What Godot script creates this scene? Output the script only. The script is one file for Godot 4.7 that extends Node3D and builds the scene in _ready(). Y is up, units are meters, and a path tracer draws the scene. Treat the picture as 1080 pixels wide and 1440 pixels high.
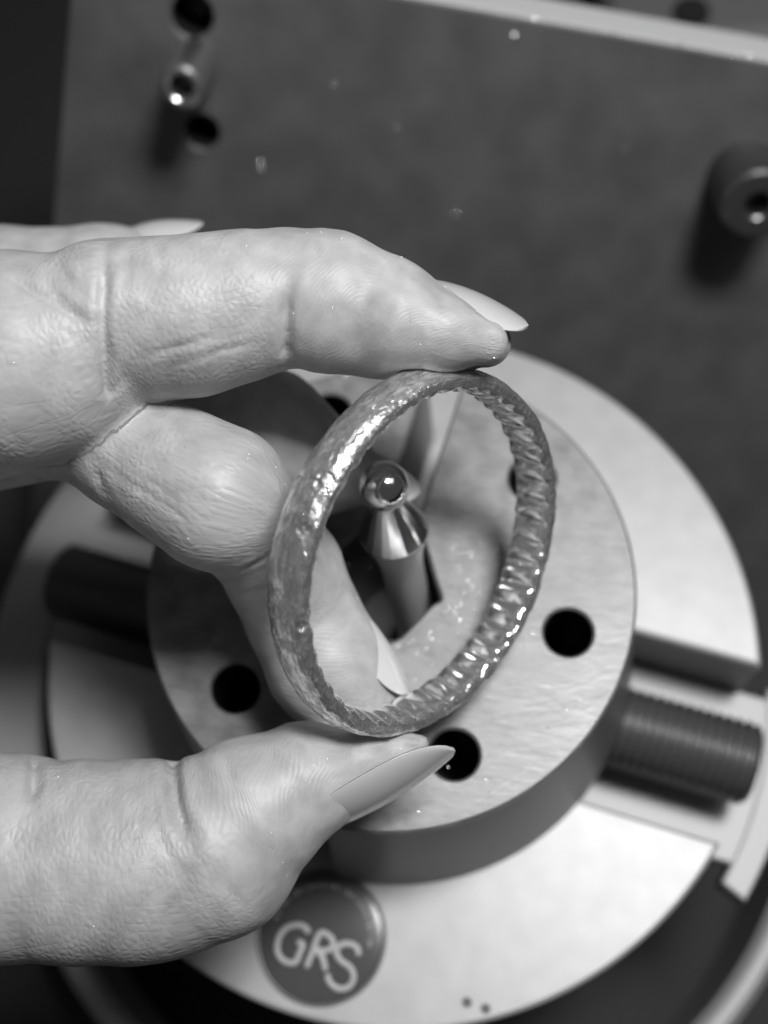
extends Node3D
# A hand holds a hammered silver ring above an engraver's ball vise; a steel plate with socket screws leans behind.
# Shapes are laid out in millimetres round the camera (x right, y up, z towards the viewer) or round the vise's axis,
# then put into the world in metres with the vise's axis upright.

const F := 1700.0                       # focal length in photograph pixels (1080 x 1440)
const AXIS_N := Vector3(-0.05376077, 0.37855812, 0.9240149)
const AXIS_X := Vector3(0.99855384, 0.02038105, 0.0497477)
const DISC := Vector3(0.6067, -8.2688, -143.0)   # centre of the chuck face
const FACE_HEIGHT := 98.0                         # chuck face above the bench
const RING_C := Vector3(4.011, -4.110, -120.957)
const RING_N := Vector3(0.7046947, -0.24389071, 0.66627525)
const PLATE_N := Vector3(-0.05, -0.61, 0.79)
const SEAM := 0.4                      # cell of the hand's grid, mm

var axis_z := AXIS_X.cross(AXIS_N)
var mats := {}
var used := {}

# ------------------------------------------------------------------ places
func world_dir(p: Vector3) -> Vector3:
	return Vector3(AXIS_X.dot(p), AXIS_N.dot(p), axis_z.dot(p))

func world(p: Vector3) -> Vector3:      # camera millimetres -> world metres
	return (world_dir(p - DISC) + Vector3(0, FACE_HEIGHT, 0)) * 0.001

func sight(px: float, py: float, d: float) -> Vector3:   # a point d mm in front of the lens
	return Vector3((px - 540.0) / F * d, -(py - 720.0) / F * d, -d)

# ------------------------------------------------------------------ things
func numbered(called: String) -> String:
	var k: int = used.get(called, 0)
	used[called] = k + 1
	return called if k == 0 else "%s_%03d" % [called, k]

func thing(called: String, label: String, category: String, at := Vector3.ZERO, group := "") -> Node3D:
	var o := Node3D.new()
	o.name = numbered(called)
	add_child(o)
	o.position = at
	o.set_meta("label", label)
	o.set_meta("category", category)
	if group:
		o.set_meta("group", group)
	return o

class Shape:
	var v := PackedVector3Array()
	var n := PackedVector3Array()
	var uv := PackedVector2Array()
	var i := PackedInt32Array()

	func tri(a: Vector3, b: Vector3, c: Vector3, nor: Vector3, ua := Vector2.ZERO, ub := Vector2.ZERO, uc := Vector2.ZERO) -> void:
		var k := v.size()
		v.append_array([a, b, c])
		n.append_array([nor, nor, nor])
		uv.append_array([ua, ub, uc])
		i.append_array([k, k + 1, k + 2] if (c - a).cross(b - a).dot(nor) > 0 else [k, k + 2, k + 1])

	func quad(a: Vector3, b: Vector3, c: Vector3, d: Vector3, nor: Vector3) -> void:
		tri(a, b, c, nor, Vector2(a.x, a.z), Vector2(b.x, b.z), Vector2(c.x, c.z))
		tri(a, c, d, nor, Vector2(a.x, a.z), Vector2(c.x, c.z), Vector2(d.x, d.z))

	# rows of equal length joined into a smooth sheet; out: a direction field centre used to turn the normals outwards
	func sheet(rows: Array, closed_u := false, closed_v := false, uvs := Vector2(1, 1)) -> void:
		var base := v.size()
		var nu := rows.size()
		var nv: int = rows[0].size()
		var iu := nu + (1 if closed_u else 0)
		var iv := nv + (1 if closed_v else 0)
		for a in iu:
			var row: PackedVector3Array = rows[a % nu]
			for b in iv:
				v.append(row[b % nv])
				uv.append(Vector2(float(a) / (iu - 1) * uvs.x, float(b) / (iv - 1) * uvs.y))
		var acc := PackedVector3Array()
		acc.resize(nu * nv)
		for a in iu - 1:
			for b in iv - 1:
				var p := base + a * iv + b
				var c0 := v[p]
				var g := (v[p + iv + 1] - c0).cross(v[p + 1] - v[p + iv])
				for q in [[a, b], [a + 1, b], [a, b + 1], [a + 1, b + 1]]:
					acc[(q[0] % nu) * nv + (q[1] % nv)] += g
				i.append_array([p, p + iv, p + 1, p + 1, p + iv, p + iv + 1])
		for a in iu:
			for b in iv:
				n.append(acc[(a % nu) * nv + (b % nv)].normalized())

	func face_out(from := 0) -> void:     # make windings agree with clockwise fronts for the normals given
		for t in range(from, i.size(), 3):
			var a := v[i[t]]
			var g := (v[i[t + 2]] - a).cross(v[i[t + 1]] - a)
			if g.dot(n[i[t]] + n[i[t + 1]] + n[i[t + 2]]) < 0:
				var k := i[t + 1]
				i[t + 1] = i[t + 2]
				i[t + 2] = k

	func flip_normals(from: int) -> void:
		for k in range(from, n.size()):
			n[k] = -n[k]

	func lathe(profile: PackedVector2Array, smooth := false, seg := 96, at := Vector3.ZERO, axis := Basis()) -> void:
		# profile of (radius, height) from the top's middle outwards and down: normals point to its left-hand outside
		if smooth:
			var nor := PackedVector2Array()
			for k in profile.size():
				var e := (profile[mini(k + 1, profile.size() - 1)] - profile[maxi(k - 1, 0)]).normalized()
				nor.append(Vector2(-e.y, e.x))
			for k in profile.size() - 1:
				_band(profile[k], profile[k + 1], nor[k], nor[k + 1], seg, at, axis)
		else:
			for k in profile.size() - 1:
				var e := (profile[k + 1] - profile[k]).normalized()
				_band(profile[k], profile[k + 1], Vector2(-e.y, e.x), Vector2(-e.y, e.x), seg, at, axis)

	func _band(p: Vector2, q: Vector2, np: Vector2, nq: Vector2, seg: int, at: Vector3, axis: Basis) -> void:
		var base := v.size()
		for k in seg + 1:
			var a := TAU * k / seg
			var c := cos(a)
			var s := sin(a)
			v.append(at + axis * Vector3(p.x * c, p.y, p.x * s))
			v.append(at + axis * Vector3(q.x * c, q.y, q.x * s))
			n.append(axis * Vector3(np.x * c, np.y, np.x * s))
			n.append(axis * Vector3(nq.x * c, nq.y, nq.x * s))
			uv.append(Vector2(p.x * c, p.x * s))
			uv.append(Vector2(q.x * c, q.x * s))
		var from := i.size()
		for k in seg:
			var b := base + k * 2
			i.append_array([b, b + 1, b + 2, b + 2, b + 1, b + 3])
		face_out(from)

	# a wall between two outlines with as many points; nor: outward directions in the plane, tilted by lift
	func wall(top: PackedVector2Array, yt: float, bot: PackedVector2Array, yb: float, outwards := true, sharp := 0.5) -> void:
		var m := top.size()
		var ns := PackedVector2Array()
		for k in m:
			var e := (bot[(k + 1) % m] - bot[k]).normalized()
			ns.append(Vector2(e.y, -e.x) * (1.0 if outwards else -1.0))
		for k in m:
			var j := (k + 1) % m
			var n0 := ns[k]
			var na := (n0 + ns[(k - 1 + m) % m]).normalized() if n0.dot(ns[(k - 1 + m) % m]) > 1.0 - sharp else n0
			var nb := (n0 + ns[j]).normalized() if n0.dot(ns[j]) > 1.0 - sharp else n0
			var run := (bot[k] - top[k]).dot(n0)
			var rise := yt - yb
			var up := run / maxf(sqrt(run * run + rise * rise), 1e-6)
			var flat := sqrt(maxf(0.0, 1.0 - up * up))
			var base := v.size()
			for q in [[top[k], yt, na], [bot[k], yb, na], [top[j], yt, nb], [bot[j], yb, nb]]:
				v.append(Vector3(q[0].x, q[1], -q[0].y))
				n.append(Vector3(q[2].x * flat, up, -q[2].y * flat).normalized())
				uv.append(Vector2(q[0].x + q[0].y, q[1]))
			var from := i.size()
			i.append_array([base, base + 1, base + 2, base + 2, base + 1, base + 3])
			face_out(from)

	func cap(poly: PackedVector2Array, y: float, up := 1.0) -> void:
		var t := Geometry2D.triangulate_polygon(poly)
		for k in range(0, t.size(), 3):
			var a := poly[t[k]]
			var b := poly[t[k + 1]]
			var c := poly[t[k + 2]]
			tri(Vector3(a.x, y, -a.y), Vector3(b.x, y, -b.y), Vector3(c.x, y, -c.y), Vector3(0, up, 0), a, b, c)

	func box(lo: Vector3, hi: Vector3, c := 0.0) -> void:      # c: chamfer
		var mid := (lo + hi) * 0.5
		var h := (hi - lo) * 0.5
		for ax in 3:
			for s in [-1.0, 1.0]:
				var b := (ax + 1) % 3
				var d := (ax + 2) % 3
				var pts := []
				for q in [[-1, -1], [1, -1], [1, 1], [-1, 1]]:
					var p := mid
					p[ax] += s * h[ax]
					p[b] += q[0] * (h[b] - c)
					p[d] += q[1] * (h[d] - c)
					pts.append(p)
				var nor := Vector3.ZERO
				nor[ax] = s
				quad(pts[0], pts[1], pts[2], pts[3], nor)
				if c > 0.0:
					for s2 in [-1.0, 1.0]:       # the chamfer towards axis b
						var e := []
						for q in [[0, -1], [0, 1], [1, 1], [1, -1]]:
							var p := mid
							p[ax] += s * (h[ax] - (c if q[0] else 0.0))
							p[b] += s2 * (h[b] - (0.0 if q[0] else c))
							p[d] += q[1] * (h[d] - c)
							e.append(p)
						var nn := Vector3.ZERO
						nn[ax] = s
						nn[b] = s2
						quad(e[0], e[1], e[2], e[3], nn.normalized())

	func put(t: Transform3D) -> void:
		var b := t.basis
		for k in v.size():
			v[k] = t * v[k]
			n[k] = (b * n[k]).normalized()

func part(called: String, s: Shape, m: Material, parent: Node3D, shift := Vector3.ZERO, uv_scale := 1.0) -> MeshInstance3D:
	var mesh := ArrayMesh.new()
	var a := []
	a.resize(Mesh.ARRAY_MAX)
	var v := s.v.duplicate()
	for k in v.size():
		v[k] = (v[k] + shift) * 0.001
	a[Mesh.ARRAY_VERTEX] = v
	a[Mesh.ARRAY_NORMAL] = s.n
	if uv_scale != 1.0:
		for k in s.uv.size():
			s.uv[k] *= uv_scale
	a[Mesh.ARRAY_TEX_UV] = s.uv
	a[Mesh.ARRAY_INDEX] = s.i
	mesh.add_surface_from_arrays(Mesh.PRIMITIVE_TRIANGLES, a)
	mesh.surface_set_material(0, m)
	var o := MeshInstance3D.new()
	o.mesh = mesh
	o.name = called
	parent.add_child(o, true)
	return o

# ------------------------------------------------------------------ materials
func grey(l: float) -> Color:
	return Color(l, l, l).linear_to_srgb()

func mat(l: float, rough: float, metal := 0.0, spec := 0.5) -> StandardMaterial3D:
	var m := StandardMaterial3D.new()
	m.albedo_color = grey(l)
	m.roughness = rough
	m.metallic = metal
	m.metallic_specular = spec
	return m

func noise_image(w: int, h: int, freq: float, octaves: int, seed_: int, kind := FastNoiseLite.TYPE_SIMPLEX_SMOOTH, seamless := true) -> Image:
	var f := FastNoiseLite.new()
	f.noise_type = kind
	f.frequency = freq
	f.seed = seed_
	f.fractal_type = FastNoiseLite.FRACTAL_FBM if octaves > 1 else FastNoiseLite.FRACTAL_NONE
	f.fractal_octaves = octaves
	if kind == FastNoiseLite.TYPE_CELLULAR:
		f.cellular_return_type = FastNoiseLite.RETURN_DISTANCE2_SUB
	return f.get_seamless_image(w, h) if seamless else f.get_image(w, h)

func grey_texture(w: int, h: int, bytes: PackedByteArray) -> ImageTexture:
	return ImageTexture.create_from_image(Image.create_from_data(w, h, false, Image.FORMAT_L8, bytes))

func tone(m: StandardMaterial3D, bytes: PackedByteArray, size: int, lo: float, hi: float) -> void:
	# a grey albedo map between two linear tones
	var out := PackedByteArray()
	out.resize(size * size)
	for k in size * size:
		out[k] = int(clampf(Color(1, 1, 1).lerp(Color(0, 0, 0), 0.0).r * grey(lerpf(lo, hi, bytes[k] / 255.0)).r * 255.0, 0, 255))
	m.albedo_color = Color.WHITE
	m.albedo_texture = grey_texture(size, size, out)

func scratches(size: int, count: int, seed_: int, ang: float, spread: float, longest: float) -> PackedByteArray:
	var rng := RandomNumberGenerator.new()
	rng.seed = seed_
	var b := PackedByteArray()
	b.resize(size * size)
	b.fill(128)
	for k in count:
		var a := ang + rng.randfn(0, spread)
		var p := Vector2(rng.randf() * size, rng.randf() * size)
		var step := Vector2(cos(a), sin(a))
		var bend := rng.randfn(0, 0.002)
		var lift := int(rng.randfn(0, 26))
		for q in int(rng.randf_range(0.1, 1.0) * longest):
			var at := (int(p.y) & (size - 1)) * size + (int(p.x) & (size - 1))
			b[at] = clampi(b[at] + lift, 0, 255)
			p += step
			step = step.rotated(bend)
	return b

func make_materials() -> void:
	# brushed and worn steel of the chuck face
	var size := 1024
	var scr := scratches(size, 2600, 3, 0.25, 0.10, 420.0)
	var more := scratches(size, 700, 4, 1.2, 0.9, 200.0)
	var cloud := noise_image(size, size, 0.008, 4, 5).get_data()
	var streaks := noise_image(128, size, 0.05, 3, 6)
	streaks.resize(size, size, Image.INTERPOLATE_CUBIC)
	var st := streaks.get_data()
	var face := PackedByteArray()
	face.resize(size * size)
	var rough := PackedByteArray()
	rough.resize(size * size)
	for k in size * size:
		var c := cloud[k] - 128
		face[k] = clampi(128 + int((scr[k] - 128) * 0.9) + int((more[k] - 128) * 0.9) + int((st[k] - 128) * 0.22) + int(c * 0.5), 0, 255)
		rough[k] = clampi(128 + int(c * 0.12) + int((st[k] - 128) * 0.08) - int((scr[k] - 128) * 0.5), 90, 230)
	var steel := mat(0.5, 1.0, 0.45)
	tone(steel, face, size, 0.11, 0.36)
	steel.roughness_texture = grey_texture(size, size, rough)
	steel.roughness = 0.95
	steel.heightmap_enabled = true
	steel.heightmap_texture = grey_texture(size, size, scr)
	steel.heightmap_scale = 0.0012
	steel.uv1_scale = Vector3(1.0 / 34.0, 1.0 / 34.0, 1)
	mats.face = steel
	var side := mat(0.2, 0.42, 0.55)
	mats.side = side
	# satin nickel of the wide vise body
	var fine := noise_image(512, 512, 0.02, 4, 8).get_data()
	var satin := mat(0.62, 0.46, 0.25)
	tone(satin, fine, 512, 0.42, 0.49)
	satin.uv1_triplanar = true
	satin.uv1_scale = Vector3(18, 18, 18)
	mats.satin = satin
	mats.flange = mat(0.42, 0.5, 0.2)
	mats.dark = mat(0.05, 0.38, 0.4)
	mats.bowl = mat(0.06, 0.3, 0.5)
	mats.thread = mat(0.15, 0.38, 0.6)
	mats.hole = mat(0.022, 0.4, 0.3)  # near-black: shade inside holes put into the colour; plain black on the knob
	mats.polish = mat(0.8, 0.11, 1.0)
	mats.collar = mat(0.75, 0.16, 1.0)
	mats.shaft = mat(0.58, 0.4, 0.3)
	mats.badge = mat(0.085, 0.18, 0.0)
	mats.letter = mat(0.5, 0.45, 0.0)
	mats.ink = mat(0.12, 0.6)
	# blasted grey plate
	var pl := mat(0.1, 0.52, 0.25)
	var pb := noise_image(512, 512, 0.012, 5, 21).get_data()
	var ps := scratches(512, 260, 9, 0.9, 1.4, 90.0)
	for k in pb.size():
		pb[k] = clampi(int(128 + (pb[k] - 128) * 0.7 + (ps[k] - 128) * 0.35), 0, 255)
	tone(pl, pb, 512, 0.085, 0.165)
	pl.uv1_triplanar = true
	pl.uv1_scale = Vector3(13, 13, 13)
	mats.plate = pl
	mats.lit_plate_edge = mat(0.9, 0.33, 0.25)  # pale tone stands in for light falling on the upper side
	mats.screw = mat(0.5, 0.28, 0.9)
	mats.black_screw = mat(0.17, 0.33, 0.85)
	mats.bench = mat(0.014, 0.7)
	mats.nail = mat(0.64, 0.2, 0.0, 0.6)
	mats.nail.clearcoat_enabled = true
	mats.nail.clearcoat = 0.5
	mats.nail.clearcoat_roughness = 0.12
	# hammered silver
	var silver := mat(0.8, 0.22, 0.88)
	var crumple := noise_image(1024, 1024, 0.014, 5, 33).get_data()
	var drawn := noise_image(256, 1024, 0.02, 4, 34)      # streaks along the band
	drawn.resize(1024, 1024, Image.INTERPOLATE_CUBIC)
	var dr := drawn.get_data()
	var flake := FastNoiseLite.new()
	flake.seed = 36
	flake.noise_type = FastNoiseLite.TYPE_CELLULAR
	flake.cellular_return_type = FastNoiseLite.RETURN_CELL_VALUE
	flake.frequency = 0.022
	flake.domain_warp_enabled = true
	flake.domain_warp_amplitude = 40.0
	flake.domain_warp_frequency = 0.02
	var fl := flake.get_seamless_image(1024, 1024).get_data()
	var tilt := FastNoiseLite.new()
	tilt.seed = 37
	tilt.noise_type = FastNoiseLite.TYPE_CELLULAR
	tilt.cellular_return_type = FastNoiseLite.RETURN_DISTANCE
	tilt.frequency = 0.017
	tilt.domain_warp_enabled = true
	tilt.domain_warp_amplitude = 30.0
	tilt.domain_warp_frequency = 0.02
	var ti := tilt.get_seamless_image(1024, 1024).get_data()
	var pits := noise_image(1024, 1024, 0.035, 2, 35, FastNoiseLite.TYPE_CELLULAR).get_data()
	var h := PackedByteArray()
	h.resize(1024 * 1024)
	var al := PackedByteArray()
	al.resize(1024 * 1024)
	var tarnish := PackedByteArray()
	tarnish.resize(1024 * 1024)
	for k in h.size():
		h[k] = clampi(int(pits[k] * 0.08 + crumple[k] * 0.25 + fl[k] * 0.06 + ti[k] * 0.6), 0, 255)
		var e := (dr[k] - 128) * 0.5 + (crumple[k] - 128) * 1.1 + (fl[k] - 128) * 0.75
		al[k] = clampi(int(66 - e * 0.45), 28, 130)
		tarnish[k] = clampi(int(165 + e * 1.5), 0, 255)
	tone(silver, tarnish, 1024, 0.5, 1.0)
	silver.heightmap_enabled = true
	silver.heightmap_texture = grey_texture(1024, 1024, h)
	silver.heightmap_scale = 0.022
	silver.roughness = 1.0
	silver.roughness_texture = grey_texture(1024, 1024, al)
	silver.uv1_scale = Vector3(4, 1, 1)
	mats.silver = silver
	mats.bright_silver = mat(0.95, 0.16, 0.9)
	# skin
	make_skin()

func make_skin() -> void:
	# u: distance from the fingertip (80 mm across the map), v: once round the finger
	var w := 2048
	var hgt := 1024
	var pebble := noise_image(w, hgt, 0.06, 1, 41, FastNoiseLite.TYPE_CELLULAR).get_data()
	var warp := noise_image(w, hgt, 0.0035, 3, 42).get_data()
	var soft := noise_image(w, hgt, 0.012, 4, 43).get_data()
	var fine := noise_image(w, hgt, 0.11, 2, 44).get_data()
	var lines := PackedByteArray()
	lines.resize(w * hgt)
	var rng := RandomNumberGenerator.new()
	rng.seed = 45
	for k in 800:                      # fine furrows, mostly along the finger, some across
		var across := k % 5 == 0
		var a := rng.randfn(0.0, 0.16) + (PI / 2 if across else 0.0)
		var p := Vector2(rng.randf() * w, rng.randf() * hgt)
		if not across and p.x < 480:
			continue
		var step := Vector2(cos(a), sin(a))
		var deep := rng.randi_range(6, 34)
		var n := int(rng.randf_range(40, 330 if not across else 140))
		for q in n:
			var fade := sin(PI * q / n)
			for o in 5:
				var at := ((int(p.y) + (o - 2)) & (hgt - 1)) * w + (int(p.x) & (w - 1))
				lines[at] = mini(110, maxi(lines[at], int(deep * fade * (1.0 - 0.36 * absi(o - 2)))))
			p += step
			step = step.rotated(rng.randfn(0, 0.012))
	var h := PackedByteArray()
	h.resize(w * hgt)
	var al := PackedByteArray()
	al.resize(w * hgt)
	var ramp := PackedFloat32Array()
	ramp.resize(w)
	for x in w:
		ramp[x] = smoothstep(640.0, 480.0, x) * smoothstep(0.0, 40.0, x)
	var lit := PackedByteArray()
	lit.resize(256)
	for k in 256:
		lit[k] = int(grey(lerpf(0.35, 0.54, k / 255.0)).r * 255.0)
	for y in hgt:
		for x in w:
			var k := y * w + x
			var ridge := 0.0
			var r := ramp[x]
			if r > 0.0:
				ridge = sin(x * 0.46 + y * 0.34 + (warp[k] - 128) * 0.13) * r * 9.0
			var e := 128.0 + ridge + (pebble[k] - 110) * 0.33 * (1.0 - r * 0.85) + (soft[k] - 128) * 0.22 - lines[k] + (fine[k] - 128) * 0.06
			h[k] = clampi(int(e), 0, 255)
			al[k] = lit[clampi(128 + int((soft[k] - 128) * 0.8) + int((warp[k] - 128) * 0.5) - int(lines[k] * 0.25), 0, 255)]
	var m := mat(1.0, 0.47, 0.0, 0.5)
	m.albedo_color = Color.WHITE
	m.albedo_texture = grey_texture(w, hgt, al)
	m.heightmap_enabled = true
	m.heightmap_texture = grey_texture(w, hgt, h)
	m.heightmap_scale = 0.018
	mats.skin = m

# ------------------------------------------------------------------ outlines
func arc(c: Vector2, r: float, a0: float, a1: float, n: int) -> PackedVector2Array:
	var p := PackedVector2Array()
	for k in n + 1:
		var a := deg_to_rad(lerpf(a0, a1, float(k) / n))
		p.append(c + Vector2(cos(a), sin(a)) * r)
	return p

func circle(c: Vector2, r: float, n := 48) -> PackedVector2Array:
	var p := arc(c, r, 0, 360, n)
	p.resize(n)
	return p

func inset(p: PackedVector2Array, c: float) -> PackedVector2Array:   # of a counter-clockwise outline
	var out := PackedVector2Array()
	var m := p.size()
	for k in m:
		var e0 := (p[k] - p[(k - 1 + m) % m]).normalized()
		var e1 := (p[(k + 1) % m] - p[k]).normalized()
		var n0 := Vector2(-e0.y, e0.x)
		var n1 := Vector2(-e1.y, e1.x)
		var b := (n0 + n1).normalized()
		out.append(p[k] + b * c / maxf(b.dot(n0), 0.35))
	return out

# a flat piece with bevelled top edge and round blind holes [centre, radius, depth]; cuts: polygons that part the top at the holes
func slab(s: Shape, outline: PackedVector2Array, top: float, bottom: float, bevel: float, holes := [], cuts := [], hole_bevel := 0.25, closed := true) -> void:
	var inner := inset(outline, bevel)
	s.wall(inner, top, outline, top - bevel)
	s.wall(outline, top - bevel, outline, bottom)
	if closed:
		s.cap(outline, bottom, -1.0)
	var tops := [inner]
	if cuts:
		tops = []
		for c in cuts:
			for q in Geometry2D.intersect_polygons(inner, c):
				tops.append(q)
		for hole in holes:
			var rim := circle(hole[0], hole[1] + hole_bevel)
			var left := []
			for q in tops:
				for w in Geometry2D.clip_polygons(q, rim):
					left.append(w)
			tops = left
	for q in tops:
		s.cap(q, top)
	for hole in holes:
		s.wall(circle(hole[0], hole[1] + hole_bevel), top, circle(hole[0], hole[1]), top - hole_bevel, false)

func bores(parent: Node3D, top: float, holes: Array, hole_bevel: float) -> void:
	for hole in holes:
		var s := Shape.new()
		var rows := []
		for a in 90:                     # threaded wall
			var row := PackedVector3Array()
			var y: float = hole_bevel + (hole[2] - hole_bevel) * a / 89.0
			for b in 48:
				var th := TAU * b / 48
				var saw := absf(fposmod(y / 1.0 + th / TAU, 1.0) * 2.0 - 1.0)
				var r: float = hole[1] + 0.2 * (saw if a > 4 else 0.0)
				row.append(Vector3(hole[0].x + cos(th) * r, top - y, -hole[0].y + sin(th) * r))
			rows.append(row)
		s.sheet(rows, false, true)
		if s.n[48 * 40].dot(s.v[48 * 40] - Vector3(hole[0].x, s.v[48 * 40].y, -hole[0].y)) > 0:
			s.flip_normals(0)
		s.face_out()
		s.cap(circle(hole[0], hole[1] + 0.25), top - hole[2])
		part("screw_hole", s, mats.hole, parent)  # dark wall and floor carry the shade of a deep hole

func wedge(a0: float, a1: float) -> PackedVector2Array:
	var p := arc(Vector2.ZERO, 300, a0, a1, 8)
	p.append(Vector2.ZERO)
	return p

# ------------------------------------------------------------------ the vise
func jaw_outline(edge: float, notch: float, r: float) -> PackedVector2Array:
	# counter-clockwise, for the jaw on the +x side of the slit; the other one is mirrored
	var a := rad_to_deg(acos(edge / r))
	var p := arc(Vector2.ZERO, r, -a, a, 90)
	p.append_array([Vector2(edge, 8.6), Vector2(edge + 0.4, 7.6), Vector2(edge + 1.1, 6.7), Vector2(notch - 0.9, 1.2), Vector2(notch - 0.2, 0.2), Vector2(notch, -0.4),
		Vector2(notch - 0.8, -1.3), Vector2(edge + 2.4, -6.0), Vector2(edge + 0.9, -7.4), Vector2(edge, -8.8)])
	return p

func mirrored(p: PackedVector2Array) -> PackedVector2Array:
	var out := PackedVector2Array()
	for k in range(p.size() - 1, -1, -1):
		out.append(Vector2(-p[k].x, p[k].y))
	return out

func make_jaw(vise: Node3D, right: bool) -> void:
	var s := Shape.new()
	var line := jaw_outline(1.0, 6.5, 29.0) if right else mirrored(jaw_outline(3.5, 8.6, 29.0))
	var holes := []
	var degs := [54.0, 0.0, -53.0] if right else [126.0, 180.0, 233.0]
	for d in degs:
		var r := 23.6 if absf(d - 126.0) < 1 else 21.7
		holes.append([Vector2.from_angle(deg_to_rad(d)) * r, 2.85, 18.0])
	var cuts := [wedge(-110, -53), wedge(-53, 0), wedge(0, 54), wedge(54, 110)] if right else [wedge(70, 126), wedge(126, 180), wedge(180, 233), wedge(233, 290)]
	var lip := FACE_HEIGHT
	slab(s, line, lip, lip - 2.2, 0.32, holes, cuts, 0.28, false)
	var jaw := part("jaw", s, mats.face, vise)
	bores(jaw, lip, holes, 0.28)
	# the plain body under the face, a shade narrower, running down to the vise body
	var b := Shape.new()
	var neck := inset(line, 0.35)
	var flare := neck.duplicate()
	for k in flare.size():
		if flare[k].length() > 27.5:
			flare[k] *= 32.0 / 28.65
	b.wall(neck, lip - 2.2, flare, lip - 27.05)
	b.cap(flare, lip - 27.05, -1.0)
	part("jaw_body", b, mats.side, jaw)
	var k := Shape.new()
	var lo := 1.2 if right else -26.0
	k.box(Vector3(lo, lip - 40.5, -8.0), Vector3(lo + 24.8, lip - 27.2, 11.4), 0.5)
	part("slide", k, mats.side, jaw)

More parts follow.
